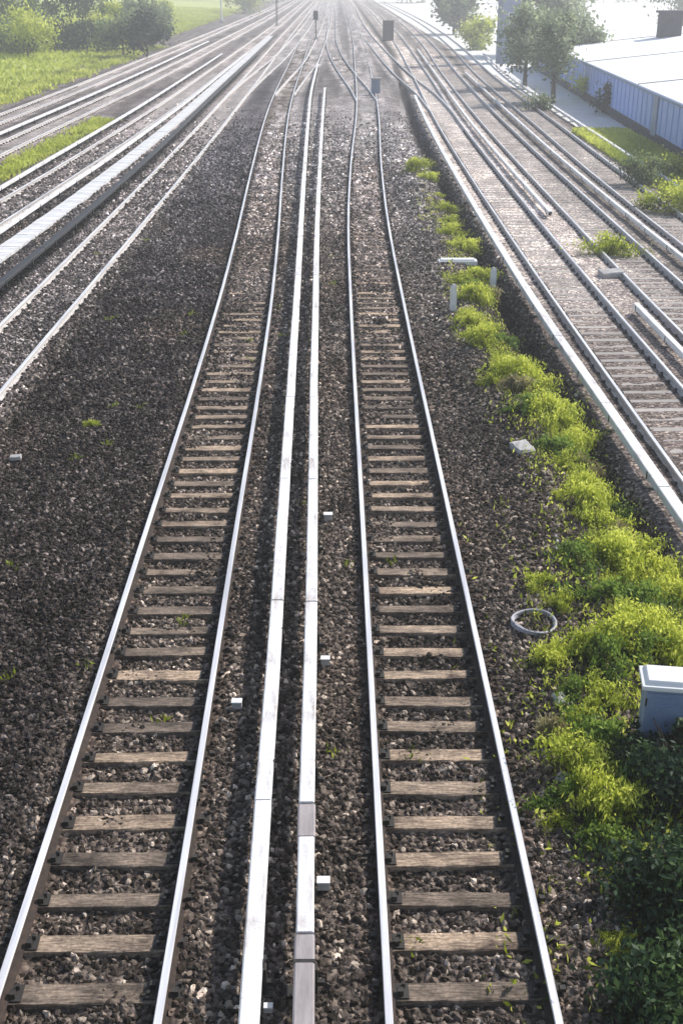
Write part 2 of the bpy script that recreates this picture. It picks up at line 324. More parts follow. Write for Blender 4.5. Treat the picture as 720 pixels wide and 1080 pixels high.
# loose stones (uncountable): one object, geometry nodes
def stones(name, x0, x1, y0, y1, density, rmin, rmax, step):
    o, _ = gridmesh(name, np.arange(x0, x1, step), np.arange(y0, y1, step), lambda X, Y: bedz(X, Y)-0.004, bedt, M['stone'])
    X, Y = np.meshgrid(np.arange(x0, x1, step), np.arange(y0, y1, step))
    half = (Y+3.9)*0.285 + 0.6; dens = np.where(np.abs(X) < half, 1.0, 0.0)
    dens *= 0.6+0.5*hsh(X, Y, 0.8, 33)
    if y1 > 90: dens *= (1-sm(48, 94, Y))**1.5
    d = dtrack(X, Y); dens = np.where(np.abs(d-0.7525) < 0.11, 0.0, dens)
    a = o.data.attributes.new('dens', 'FLOAT', 'POINT'); a.data.foreach_set('value', dens.astype(np.float32).ravel())
    ng = bpy.data.node_groups.new(name, 'GeometryNodeTree')
    ng.interface.new_socket('Geometry', in_out='INPUT', socket_type='NodeSocketGeometry'); ng.interface.new_socket('Geometry', in_out='OUTPUT', socket_type='NodeSocketGeometry')
    L = ng.links; nn = ng.nodes.new
    gi = nn('NodeGroupInput'); go = nn('NodeGroupOutput')
    dp = nn('GeometryNodeDistributePointsOnFaces'); dp.inputs['Density'].default_value = density
    na = nn('GeometryNodeInputNamedAttribute'); na.data_type = 'FLOAT'; na.inputs['Name'].default_value = 'dens'
    mm = nn('ShaderNodeMath'); mm.operation = 'MULTIPLY'; mm.inputs[1].default_value = density
    L.new(na.outputs['Attribute'], mm.inputs[0]); L.new(mm.outputs[0], dp.inputs['Density']); L.new(gi.outputs[0], dp.inputs['Mesh'])
    g2i = nn('GeometryNodeGeometryToInstance')
    for k in range(5):
        ic = nn('GeometryNodeMeshIcoSphere'); ic.inputs['Subdivisions'].default_value = 2; ic.inputs['Radius'].default_value = 1
        sp = nn('GeometryNodeSetPosition'); no = nn('ShaderNodeTexNoise'); no.noise_dimensions = '4D'; no.inputs['Scale'].default_value = 0.9; no.inputs['W'].default_value = k*7.3; no.inputs['Detail'].default_value = 1
        vm = nn('ShaderNodeVectorMath'); vm.operation = 'SUBTRACT'; vm.inputs[1].default_value = (0.5, 0.5, 0.5)
        vs = nn('ShaderNodeVectorMath'); vs.operation = 'SCALE'; vs.inputs['Scale'].default_value = 2.4
        L.new(no.outputs['Color'], vm.inputs[0]); L.new(vm.outputs[0], vs.inputs[0]); L.new(vs.outputs[0], sp.inputs['Offset']); L.new(ic.outputs['Mesh'], sp.inputs['Geometry'])
        sc = nn('GeometryNodeTransform'); sc.inputs['Scale'].default_value = (1.25, 0.85, 0.7); L.new(sp.outputs[0], sc.inputs['Geometry'])
        sh = nn('GeometryNodeSetShadeSmooth'); sh.inputs['Shade Smooth'].default_value = False; L.new(sc.outputs[0], sh.inputs[0])
        sma = nn('GeometryNodeSetMaterial'); sma.inputs['Material'].default_value = M['stone']; L.new(sh.outputs[0], sma.inputs[0])
        L.new(sma.outputs[0], g2i.inputs[0])
    ip = nn('GeometryNodeInstanceOnPoints'); ip.inputs['Pick Instance'].default_value = True
    L.new(dp.outputs['Points'], ip.inputs['Points']); L.new(g2i.outputs[0], ip.inputs['Instance'])
    rr = nn('FunctionNodeRandomValue'); rr.data_type = 'FLOAT_VECTOR'; rr.inputs[0].default_value = (0, 0, 0); rr.inputs[1].default_value = (6.28, 6.28, 6.28)
    L.new(rr.outputs[0], ip.inputs['Rotation'])
    rs = nn('FunctionNodeRandomValue'); rs.data_type = 'FLOAT'; rs.inputs[2].default_value = rmin; rs.inputs[3].default_value = rmax; rs.inputs['Seed'].default_value = 5
    L.new(rs.outputs[1], ip.inputs['Scale'])
    ri = nn('FunctionNodeRandomValue'); ri.data_type = 'INT'; ri.inputs[4].default_value = 0; ri.inputs[5].default_value = 4; ri.inputs['Seed'].default_value = 9
    L.new(ri.outputs[2], ip.inputs['Instance Index'])
    L.new(ip.outputs[0], go.inputs[0])
    md = o.modifiers.new('scatter', 'NODES'); md.node_group = ng
    tag(o, 'loose dark ballast stones lying around and between the tracks', 'ballast stones', kind='stuff'); return o
stones('ballast_stones', -9.6, 5.6, 6.4, 24, 400, 0.020, 0.046, 0.08)
s3 = stones('ballast_stones', -15, 5.6, 46, 95, 60, 0.035, 0.08, 0.25); tag(s3, 'pale distant ballast stones between the converging tracks', 'ballast stones')
s2 = stones('ballast_stones', -13.5, 5.5, 24, 46, 190, 0.026, 0.056, 0.12)
tag(s2, 'grey ballast stones farther along the yard past the timber sleepers', 'ballast stones')

# ---------------------------------------------------------------- tracks
HEAD = [(-0.075, 0), (0.075, 0), (0.075, 0.012), (0.012, 0.03), (0.010, 0.125), (0.036, 0.135), (0.038, 0.163), (0.031, 0.172), (-0.031, 0.172), (-0.038, 0.163), (-0.036, 0.135), (-0.010, 0.125), (-0.012, 0.03), (-0.075, 0.012)]
sl = MB()
for k in range(1):
    sl.box((0, 0, -0.075), (2.5, 0.235, 0.15))
bmS = sl.build('sleeper', [M['sleeper'], M['iron']], None, bevel=0.012); slm = bmS.data
bm = bmesh.new(); bm.from_mesh(slm)
bmesh.ops.subdivide_edges(bm, edges=[e for e in bm.edges if abs(e.verts[0].co.x-e.verts[1].co.x) > 1], cuts=14)
for v in bm.verts: v.co += Vector((0, random.uniform(-.006, .006), random.uniform(-.006, .002)))
for s_ in (-1, 1):
    for (cx, cy, dx, dy, dz) in [(s_*0.7525, 0, 0.38, 0.19, 0.022), (s_*0.7525-0.11, 0.04, 0.055, 0.06, 0.08), (s_*0.7525+0.11, -0.04, 0.055, 0.06, 0.08), (s_*0.7525-0.14, -0.05, 0.035, 0.035, 0.07), (s_*0.7525+0.14, 0.05, 0.035, 0.035, 0.07)]:
        r = bmesh.ops.create_cube(bm, size=1); bmesh.ops.scale(bm, vec=(dx, dy, dz), verts=r['verts']); bmesh.ops.translate(bm, vec=(cx, cy, dz/2-0.006), verts=r['verts'])
        for f in {f for v in r['verts'] for f in v.link_faces}: f.material_index = 1
bm.to_mesh(slm); bm.free()
bpy.data.objects.remove(bmS)
slp = slm.copy(); slp.materials[0] = simple('pale_timber', (0.26, 0.235, 0.215), (0.48, 0.44, 0.41), 5, 0.95, 0, 0.6, stretch=(1.2, 9, 9), objrand=0.2, bd=0.02)  # side track sleepers use a paler timber
def track(key, label, y0, y1, zoff=0.0, sl0=None, sl_n=100, pitch=0.6, phase=0.0, far_to=None):
    pts = TR[key]
    root = empty('railway_track', (float(evalx(pts, [max(y0, 0)])[0]), y0, zoff)); ox, oy = root.location.x, root.location.y
    tag(root, label, 'railway track', 'railway tracks')
    path = spline(pts, 1.0, y0, y1, grow=True)
    for s_ in (-1, 1):
        mb = MB()
        mb.sweep([(x+s_*0.7525*nx-ox, y+s_*0.7525*ny-oy, 0, nx, ny) for x, y, nx, ny in path], HEAD, topset=(5, 6, 7, 8, 9))
        rl = mb.build('rail', [M['rust'] if key in ('L', 'Rt') else M['brightrail'], M['steel']], root)
        if key in ('L', 'Rt'):
            for yj in ([10.9, 22.9, 37.9] if s_ > 0 else [14.2, 26.2, 41.2]):
                xj = float(evalx(pts, [yj])[0]); a = -math.atan(float((evalx(pts, [yj+.5])-evalx(pts, [yj-.5]))[0])); fp = MB()
                for q in (-1, 1):
                    fp.box((xj+s_*0.7525+q*.03-ox, yj-oy, .085), (.03, .62, .09), rz=a)
                    for kk in range(4): fp.box((xj+s_*0.7525+q*.055-ox, yj-.24+kk*.16-oy, .085), (.03, .035, .035))
                fp.build('joint_bar', M['iron'], rl, bevel=.003)
    y = (sl0 if sl0 is not None else y0) + phase; i = 0; far = MB()
    while y < y1-0.2:
        x = float(evalx(pts, [y])[0]); a = -math.atan(float((evalx(pts, [y+.5])-evalx(pts, [y-.5]))[0]))
        if i < sl_n:
            o = bpy.data.objects.new('sleeper', slm if key in ('L', 'Rt', 'Mid', 'Mid2') else slp); C.objects.link(o); o.parent = root
            o.location = (x-ox+random.uniform(-.02, .02), y-oy+random.uniform(-.025, .025), -0.003+random.uniform(-.008, .002)); o.rotation_euler = (random.uniform(-.015, .015), random.uniform(-.004, .004), a+random.uniform(-.018, .018))
            o.scale = (1, random.uniform(0.80, 1.03), 1)
        elif y < (far_to or y1):
            far.box((x-ox, y-oy, -0.078), (2.5, 0.235, 0.15), rz=a)
        y += pitch; i += 1
    if far.v:
        o = far.build('sleeper', slm.materials[0] if key == 'L' else slp.materials[0], root); o['kind'] = 'stuff'; o['label'] = 'the distant sleepers of the track'
    return root
P0 = at(0, 1045).y
ph = P0 - 0.6*5
track('L', 'timber sleeper track to the left of the white conductor rail covers', -2, 500, sl0=ph, far_to=160)
track('Rt', 'timber sleeper track between the conductor rails and the green weeds', -2, 500, sl0=ph, far_to=160)
track('Mid', 'middle track branching off the right hand timber track in the distance', 92, 500, -0.006, sl_n=40, sl0=122, far_to=160)
track('Mid2', 'track branching to the right off the left timber track in the distance', 98, 500, -0.006, sl_n=40, sl0=125, far_to=160)
track('R0', 'track branching to the left off the first right side track in the distance', 84, 500, -0.006, sl_n=40, sl0=112, far_to=160)
track('C0', 'track branching off the curving left track beyond the dark ballast', 98, 500, -0.006, sl_n=40, sl0=125, far_to=160)
track('L1', 'curving track left of the wide dark ballast, nearest to it', 5, 500, -0.002, sl0=19, sl_n=90, far_to=130)
track('L2', 'track just beyond the pale concrete walkway on the left', 25, 500, 0, sl0=34, sl_n=90, far_to=120)
track('L3', 'left side track just beyond the narrow strip of green grass', 35, 500, 0, sl0=50, sl_n=80, far_to=120)
track('L4', 'outermost left track at the foot of the grassy bank', 50, 500, 0, sl0=65, sl_n=70, far_to=120)
track('R1', 'right side track nearest the weeds and the dark ditch', 5, 500, 0, sl0=15, sl_n=100, far_to=120)
track('R2', 'second track from the dark ditch on the right side', 15, 500, 0, sl0=26, sl_n=100, far_to=120)
track('R3', 'outermost right track beside the green verge', 24, 500, 0, sl0=34, sl_n=90, far_to=120)

# ---------------------------------------------------------------- conductor rails with covers
def conductor(pts, label, y0, y1, w=0.17, h=0.40, segs=None, step=3.0, boards=4.5, mat='cover'):
    root = empty('conductor_rail', (float(evalx(pts, [y0])[0]), y0, 0)); ox, oy = root.location.x, root.location.y
    tag(root, label, 'conductor rail', 'conductor rails')
    P = lambda a, b_: [(x-ox, y-oy, 0, nx, ny) for x, y, nx, ny in spline(pts, 1.0, a, b_, grow=True)]
    mb = MB(); mb.sweep(P(y0, y1), [(-0.035, h-0.16), (0.035, h-0.16), (0.035, h-0.06), (-0.035, h-0.06)]); mb.build('conductor_bar', M['rust'], root)
    prof = [(-w/2, h-0.15), (-w/2, h-0.012), (-w/2+0.015, h), (w/2-0.015, h), (w/2, h-0.012), (w/2, h-0.10), (w/2-0.02, h-0.10), (w/2-0.02, h-0.03), (-w/2+0.02, h-0.03), (-w/2+0.02, h-0.15)]
    for (a, b_, old) in (segs or [(y0, y1, False)]):
        mb = MB(); t = a
        while t < b_-0.1:
            e = min(b_, t+boards*(1+max(0, t-20)/25)); zz = random.uniform(-.004, .004); xx = random.uniform(-.004, .004)
            pp = [(x+xx, y, z+zz, nx, ny) for x, y, z, nx, ny in P(t, e-0.03)]
            mb.sweep(pp, prof if not old else [(p*1.12, q-0.012) for p, q in prof]); t = e
        o = mb.build('weathered_cover' if old else 'cover', [M['cover_old' if old else mat]], root)
        if old: o['label'] = 'dull grey pink weathered length of cover'
    br = MB(); br.box((w/2+0.01, 0, h/2-0.03), (0.05, 0.09, h-0.06)); br.box((0, 0, 0.01), (0.36, 0.14, 0.05)); br.box((0.0, 0, h-0.19), (0.10, 0.07, 0.05)); br.box((w/2-0.03, 0, h-0.08), (0.10, 0.05, 0.03)); br.box((w/2+0.05, 0, h*.35), (0.10, 0.05, 0.05)); br.box((0, 0, h+.004), (w+.03, .045, .012)); br.box((-w/2-.008, 0, h-.07), (.012, .045, .15)); br.box((w/2+.008, 0, h-.05), (.012, .045, .11))
    first = None; y = y0+0.7; k = 0
    while y < min(y1, 130) and k < 60:
        x = float(evalx(pts, [y])[0])
        if first is None: first = br.build('bracket', M['iron'], root, bevel=0.004); o = first
        else: o = first.copy(); C.objects.link(o)
        o.location = (x-ox, y-oy, -0.02); y += step; k += 1
    return root
S = lambda l, z=0.40: [(at(x, y, z).x, at(x, y, z).y) for x, y in l]
c1 = S([(262, 1078), (276, 860), (288, 700), (296, 570), (304, 450), (309, 370), (313.5, 300), (316.5, 250), (319.5, 200), (323, 150), (325, 125), (327.5, 100)]); c1 += [(-2.0, 130)]
c2 = S([(320, 1078), (323, 860), (327, 700), (329, 570), (331, 400), (332.5, 330), (333.5, 268), (335.5, 210), (338.5, 150), (340.5, 118), (342.5, 92)])
def ext(p): 
    p = sorted(p, key=lambda q: q[1]); s = (p[1][0]-p[0][0])/(p[1][1]-p[0][1]); return [(p[0][0]-s*6, p[0][1]-6)]+p
c1, c2 = ext(c1), ext(c2)
ya, yb, yc = at(320, 982, .4).y, at(323, 880, .4).y, at(323, 845, .4).y
conductor(c1, 'left of the two white covered conductor rails between the timber tracks', c1[0][1], c1[-1][1], w=0.18)
conductor(c2, 'right of the two central conductor rails, its near end covered in dull grey board', c2[0][1], c2[-1][1], w=0.17, segs=[(c2[0][1], ya, True), (ya, yb, False), (yb, yc, True), (yc, c2[-1][1], False)])
conductor([(-10.25, 20), (-10.1, 34), (-9.8, 45), (-9.6, 60), (-9.6, 90), (-9.7, 200)], 'black covered conductor rail beside the pale concrete walkway on the left', 22, 200, w=0.26, h=0.3, mat='black')
conductor([(5.95, 10), (5.85, 17), (5.75, 22), (5.57, 30), (5.48, 47), (5.68, 77), (6.0, 95)], 'white covered conductor rail along the edge of the dark ditch', 10, 95, w=0.22, h=0.34)
conductor([(8.7, 15), (8.55, 22), (8.36, 32), (8.3, 50)], 'covered conductor rail between two right side tracks, ending by the lone bush', 16, 32, w=0.16, h=0.3)
conductor([(8.3, 44), (8.3, 50), (8.45, 75), (9.3, 115), (10.4, 163)], 'covered conductor rail starting beyond the lone bush between right side tracks', 46, 160, w=0.17, h=0.3)
conductor([(-12.35, 34), (-12.1, 45), (-11.6, 60), (-11.2, 80), (-10.9, 130)], 'white covered conductor rail between the walkway and the track beyond it', 26, 150, w=0.2, h=0.3)
conductor([(-20.3, 40), (-19.9, 65), (-19.1, 100), (-18.3, 200)], 'white covered conductor rail between the two outermost left tracks', 42, 180, w=0.24, h=0.3)
conductor([(-14.9, 34), (-14.5, 60), (-14.1, 80), (-13.8, 130)], 'covered conductor rail at the near edge of the grass strip', 36, 150, w=0.2, h=0.3)
conductor([(14.9, 50), (15.2, 75), (16.0, 115), (17.6, 150)], 'farthest right conductor rail, beyond the outermost right track', 52, 150, w=0.2, h=0.3)
conductor([(11.35, 34), (11.25, 45), (11.3, 60), (11.6, 80), (12.4, 120)], 'covered conductor rail beside the outermost right track', 36, 120, w=0.15, h=0.3)

# ---------------------------------------------------------------- walkway on the left
pts = [(-12.0, 25), (-11.55, 36), (-11.0, 50), (-10.6, 70), (-10.5, 120), (-10.5, 200)]
wk = empty('concrete_walkway', (float(evalx(pts, [25])[0]), 25, 0)); tag(wk, 'pale concrete slab walkway running between two tracks on the left', 'walkway')
y = 25; sm_ = MB(); sm_.box((0, 0, 0.05), (0.72, 0.96, 0.12)); s0 = sm_.build('slab', M['path'], wk, bevel=0.01); k = 0; far = MB()
while y < 200:
    x = float(evalx(pts, [y])[0]); a = -math.atan(float((evalx(pts, [y+.5])-evalx(pts, [y-.5]))[0]))
    if k < 99:
        o = s0 if k == 0 else s0.copy()
        if k: C.objects.link(o)
        o.location = (x-wk.location.x, y-25, random.uniform(-.01, .01)); o.rotation_euler = (random.uniform(-.008, .008), random.uniform(-.008, .008), a)
    else: far.box((x-wk.location.x, y-25, 0.05), (0.72, 0.96, 0.12), rz=a)
    y += 1.0; k += 1
o = far.build('slab', M['path'], wk); o['kind'] = 'stuff'

# ---------------------------------------------------------------- foliage helpers
def leaves(name, P_, size, mat, parent=None, elong=1.6, upright=0.0, lv=None, seed=1):
    rg = np.random.default_rng(seed); n = len(P_); sz = size*(0.6+0.8*rg.random(n))
    u = rg.normal(size=(n, 3)); 
    if upright: u[:, 2] = np.abs(u[:, 2])+upright
    u /= np.linalg.norm(u, axis=1)[:, None]
    r = rg.normal(size=(n, 3)); w = np.cross(u, r); w /= np.linalg.norm(w, axis=1)[:, None]
    nrm = np.cross(u, w)
    a = u*sz[:, None]*elong/2; b_ = w*sz[:, None]/2
    V = np.stack([P_-a, P_+b_*0.8-a*0.1+nrm*sz[:, None]*0.12, P_+a, P_-b_*0.8-a*0.1+nrm*sz[:, None]*0.12], 1).reshape(-1, 3)
    me = bpy.data.meshes.new(name); me.vertices.add(4*n); me.vertices.foreach_set('co', V.astype(np.float32).ravel())
    me.loops.add(4*n); me.polygons.add(n); me.loops.foreach_set('vertex_index', np.arange(4*n, dtype=np.int32)); me.polygons.foreach_set('loop_start', (np.arange(n)*4).astype(np.int32)); me.update(calc_edges=True)
    if lv is None: lv = rg.random(n)
    at_ = me.attributes.new('lv', 'FLOAT', 'FACE'); at_.data.foreach_set('value', np.clip(lv, 0, 1).astype(np.float32))
    me.materials.append(mat); o = bpy.data.objects.new(name, me); C.objects.link(o); o.parent = parent; return o
def clumped(n, rad, h, nc, seed, spread=0.32, low=0.1):
    rg = np.random.default_rng(seed); cs = []; jag = low < 0; low = max(low, 0.05)
    for _ in range(nc):
        a = rg.random()*6.283; rr = rad*math.sqrt(rg.random())*0.85; cs.append((rr*math.cos(a), rr*math.sin(a), h*(low+(0.9-low)*rg.random()*(1-0.5*(rr/rad)**2)), 0.6+0.8*rg.random(), rg.random()))
    cs = np.array(cs); k = rg.integers(0, nc, n); p = cs[k, :3] + rg.normal(size=(n, 3))*(spread*rad*cs[k, 3])[:, None]*np.array([1, 1, 0.65*h/rad if h < rad else 0.7])
    if jag: p[:, :2] *= (1+0.45*np.sin(np.arctan2(p[:, 1], p[:, 0])*3+seed)+0.3*np.sin(np.arctan2(p[:, 1], p[:, 0])*7+seed))[:, None]
    p[:, 2] = np.abs(p[:, 2]); lv = 0.25*cs[k, 4]+0.35*rg.random(n)+0.45*np.clip(p[:, 2]/h, 0, 1)  # leaves lighter towards the top, highlights and dark interior put into colour
    return p, lv
def weed_proto(seed, rad, h, n, leaf, mat, nc=9, elong=1.7):
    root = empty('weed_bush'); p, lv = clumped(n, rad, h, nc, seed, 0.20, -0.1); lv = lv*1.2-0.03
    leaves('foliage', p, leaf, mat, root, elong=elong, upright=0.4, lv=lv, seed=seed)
    mb = MB(); rg = random.Random(seed)
    for _ in range(10):
        a = rg.random()*6.28; e = rad*rg.uniform(.2, .7); mb.tube([(e*.15*math.cos(a), e*.15*math.sin(a), -.1), (e*.6*math.cos(a), e*.6*math.sin(a), h*.5), (e*math.cos(a), e*math.sin(a), h*rg.uniform(.7, 1))], [.012, .009, .004], 5)
    mb.build('stem', M['bark'], root); return root
protos = [weed_proto(11, 0.55, 0.5, 3000, 0.042, M['weed'], 12), weed_proto(12, 0.6, 0.65, 3600, 0.045, M['weed'], 16), weed_proto(13, 0.5, 0.35, 1900, 0.04, M['weed'], 9), weed_proto(14, 0.65, 0.55, 3200, 0.045, M['weed'], 13, 2.4)]
protos.append(weed_proto(15, 0.6, 0.5, 2600, 0.055, M['treed2'], 11, 1.3))
protos.append(weed_proto(16, 0.5, 0.8, 520, 0.11, M['dry'], 8, 5.0))
used = set()
def weed(x, y, s, kind, label, group=None):
    p = at(x, y); p.z = float(bedz(np.array([[p.x]]), np.array([[p.y]]))[0, 0])
    if kind in used: o = copy_tree(protos[kind])
    else: o = protos[kind]; used.add(kind)
    o.location = p; o.rotation_euler = (0, 0, random.uniform(0, 6.28)); o.scale = (s*random.uniform(.75, 1.05), s*random.uniform(.8, 1.25), s*random.uniform(.9, 1.4))
    for k in ('label', 'group'):
        if k in o: del o[k]
    tag(o, label, 'weeds', group); return o
GW = 'weeds beside the right hand timber track'
shared = 'bright yellow green weed bush in the row along the ditch'
for (x, y, s, k) in [(474, 236, .65, 0), (484, 254, .6, 2), (503, 296, .75, 1), (486, 322, .5, 2), (494, 346, .75, 3), (513, 350, .6, 2), (508, 372, .7, 1), (526, 384, .6, 0), (520, 412, .6, 2), (548, 408, .8, 1), (566, 428, .7, 0), (584, 446, .85, 3), (604, 462, .8, 1), (598, 492, .75, 0), (614, 520, .6, 1), (590, 530, .35, 2), (630, 556, .7, 0), (648, 586, .75, 1), (668, 612, .7, 0), (694, 600, .8, 3), (716, 626, .7, 1), (640, 622, .45, 2), (690, 654, .65, 0), (718, 690, .8, 1), (672, 664, .5, 3)]:
    weed(x, y, s, k, shared, GW)
G2, G3 = 'dark leaved brambles among the bright weeds', 'dry stalks among the bright weeds'
for (x, y, s) in [(498, 312, .6), (530, 366, .7), (556, 440, .7), (586, 478, .8), (626, 530, .8), (606, 600, .7), (646, 640, .8), (676, 640, .8), (634, 706, .7), (604, 735, .45), (640, 800, .8), (600, 846, .5), (676, 690, .7), (712, 655, .8), (672, 842, .8), (640, 900, .55)]:
    weed(x, y, s, 4, 'dark green leafy bramble between the bright yellow green weeds', G2)
for (x, y, s) in [(512, 318, .6), (536, 420, .7), (560, 396, .7), (612, 486, .8), (652, 560, .8), (668, 588, .8), (586, 780, .45), (616, 855, .5), (700, 640, .7)]:
    weed(x, y, s*.72, 5, 'tuft of dry straw coloured stalks standing among the green weeds', G3)
for (x, y, s, k) in [(470, 222, .7, 0), (462, 206, .6, 2), (478, 250, .7, 1), (490, 262, .7, 3), (486, 304, .7, 0), (500, 324, .7, 3), (452, 192, .55, 3), (506, 362, .7, 0), (536, 398, .7, 1), (558, 412, .7, 3), (574, 440, .7, 1), (590, 470, .75, 0), (620, 540, .7, 3), (640, 572, .75, 0), (658, 600, .75, 1), (680, 626, .7, 0), (704, 616, .7, 1), (610, 505, .6, 0), (706, 668, .75, 3)]:
    weed(x, y, s, k, shared, GW)
weed(437, 186, .9, 1, 'farthest small yellow green bush beside the timber track', GW)
weed(570, 622, .45, 2, 'small pale tuft just above the looped grey cable', GW)
weed(590, 646, .45, 0, 'pale green tuft right of the looped grey cable', GW)
weed(583, 702, .5, 3, 'low lime green tuft nearest the rail below the cable loop', GW)
weed(618, 694, .6, 2, 'low green weeds left of the white topped cabinet', GW)
weed(655, 690, .75, 1, 'leafy weed bush against the left of the cabinet', GW)
weed(635, 750, .6, 0, 'weeds at the foot of the cabinet on its left', GW)
weed(608, 768, .45, 2, 'low weeds between the cabinet and the rail', GW)
weed(622, 825, .8, 1, 'bright lime bush in front of the dark shrub', GW)
weed(640, 862, .7, 3, 'lime green fronds over the dark shrub edge', GW)
weed(590, 870, .42, 2, 'sparse weeds on the ballast beside the near rail', GW)
weed(655, 1000, .4, 2, 'small dull tuft low beside the dark shrub', GW)
weed(643, 268, 1.15, 0, 'lone small bush between the right side tracks', 'weeds among the right side tracks')
weed(98, 447, .28, 2, 'lone tiny green tuft in the wide dark ballast', 'weeds in the ballast')

# small sparse ground cover under the bushes
def scatter_poly(n, pts_w, seed, wid):
    rg = np.random.default_rng(seed); out = []
    for _ in range(n):
        i = rg.integers(0, len(pts_w)-1); t = rg.random(); a, b_ = pts_w[i], pts_w[i+1]
        w = wid[i]*(1-t)+wid[i+1]*t
        out.append((a[0]*(1-t)+b_[0]*t+rg.normal()*w, a[1]*(1-t)+b_[1]*t+rg.normal()*w))
    return np.array(out)
pw = [at(x, y)[:2] for x, y in [(440, 190), (480, 250), (510, 340), (550, 410), (600, 490), (640, 570), (680, 640), (650, 720), (640, 800), (680, 880), (700, 960), (690, 1060)]]
q = scatter_poly(9000, pw, 3, [.3, .45, .5, .5, .5, .5, .6, .75, .7, .6, .6, .6]); c_ = np.random.default_rng(8).integers(0, 9000, 9000)
q = q*0.14 + (q[c_ % 260])*0.86
z = bedz(q[None, :, 0], q[None, :, 1])[0]+0.03+np.random.default_rng(2).random(len(q))*0.12
o = leaves('ground_cover', np.column_stack([q, z]), 0.042, M['weed'], elong=2.2, upright=0.6, seed=5)
tag(o, 'low yellow green creeping plants on the ballast under the bushes', 'ground cover', kind='stuff')

rg = np.random.default_rng(90); Q = []
for _ in range(46):
    yy = 8+rg.random()**1.4*34; xx = rg.uniform(-9, 4.4)
    if abs(abs(xx-evalx(TR['L'], [yy])[0])-.75) < .2: continue
    n_ = int(rg.integers(6, 26)); Q.append(np.column_stack([xx+rg.normal(size=n_)*.07, yy+rg.normal(size=n_)*.07, float(bedz(np.array([[xx]]), np.array([[yy]]))[0, 0])+.03+rg.random(n_)*.07]))
o = leaves('sparse_weeds', np.concatenate(Q), .035, M['weed'], elong=2.4, upright=.8, seed=91, lv=.1+.4*rg.random(sum(map(len, Q))))
tag(o, 'sparse tiny weeds growing through the dark ballast', 'weeds', kind='stuff')

# large dark shrubs bottom right
def shrub(x, y, rad, h, n, label, seed, leaf=0.05):
    p = at(x, y, 0); root = empty('dark_shrub', p); tag(root, label, 'shrub', 'dark shrubs at the bottom right')
    rg = np.random.default_rng(seed); q, lv = clumped(n, rad, h, 34, seed, 0.17)
    lv = lv*0.8 + (rg.random(n) < 0.05)*0.4
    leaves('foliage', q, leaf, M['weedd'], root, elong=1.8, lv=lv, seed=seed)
    mb = MB()
    for i in range(12):
        a = rg.random()*6.28; e = rad*rg.uniform(.3, .8); mb.tube([(0.1*math.cos(a), .1*math.sin(a), -.15), (e*.55*math.cos(a), e*.55*math.sin(a), h*.5), (e*math.cos(a), e*math.sin(a), h*.85)], [.03, .02, .007], 6)
    mb.build('stem', M['bark'], root)
shrub(716, 838, 0.72, 0.95, 17000, 'dark green shrub directly below the white topped cabinet', 21)
shrub(738, 975, 0.9, 0.85, 20000, 'dark green shrub at the right edge, below the first', 22)
shrub(730, 1110, 0.9, 0.75, 18000, 'dark green shrub in the bottom right corner of the photo', 23)

# ---------------------------------------------------------------- cabinet
p = at(690, 802, 0); cb = empty('equipment_cabinet', p, R(-8)); tag(cb, 'pale grey trackside cabinet in painted blue shade with bright white lid among the weeds', 'cabinet')
mb = MB(); mb.box((0, 0, 0.62), (0.46, 0.36, 1.0)); mb.build('body', M['cabinet'], cb, bevel=0.012)
mb = MB(); mb.box((0, 0, 1.15), (0.58, 0.46, 0.06)); mb.box((0, 0, 1.2), (0.54, 0.42, 0.07), taper=0.8); mb.build('lid', M['paintwhite'], cb, bevel=0.022)
mb = MB(); mb.box((0, 0, 0.05), (0.56, 0.42, 0.16)); mb.build('plinth', M['concrete'], cb, bevel=0.01)
mb = MB(); mb.box((0, -0.188, 0.62), (0.44, 0.016, 0.9))
for k in range(5): mb.box((0, -0.199, 0.88+k*0.035), (0.26, 0.01, 0.014))
dr = mb.build('door', M['cabinet'], cb, bevel=0.003)
mb = MB(); mb.tube([(0.16, -0.2, 0.58), (0.16, -0.23, 0.60), (0.16, -0.23, 0.68), (0.16, -0.2, 0.70)], 0.009, 6); mb.build('handle', M['iron'], dr)
mb = MB()
for zz in (0.3, 0.9): mb.tube([(-0.225, -0.2, zz), (-0.225, -0.2, zz+0.1)], 0.012, 6)
mb.build('hinge', M['iron'], dr)

# ---------------------------------------------------------------- cable loop, slabs, posts, boxes
p = at(562, 662, 0); r_ = 0.30; mb = MB(); pts = []
for k in range(96):
    a = k/96*2*math.pi*2.2+2.2; rr = r_*(1+0.035*math.sin(k*.21)+0.03*(k/96)); pts.append((rr*math.cos(a), rr*1.05*math.sin(a), 0.06+0.07*(k/96)+0.015*math.sin(a*2)))
a = pts[-1]; pts += [(a[0]+.15, a[1]-.1, .06), (a[0]+.35, a[1]-.35, .03), (a[0]+.42, a[1]-.9, .03), (a[0]+.3, a[1]-1.4, .02), (a[0]+.42, a[1]-1.9, -.02)]
mb.tube(pts, 0.02, 8); o = mb.build('cable_loop', M['pipe']); o.location = p; tag(o, 'coil of grey cable lying looped on the ballast beside the rail', 'cable')
p0 = [at(x, y, 0.09) for x, y in [(566, 520), (574, 531), (580, 543), (584, 556), (588, 575), (582, 596)]]
mb = MB(); mb.tube([tuple(Vector(q)-p0[0]) for q in p0], 0.03, 8); o = mb.build('cable', M['pipe']); o.location = p0[0]; tag(o, 'short loose pale cable on the ballast beside the weeds', 'cable')
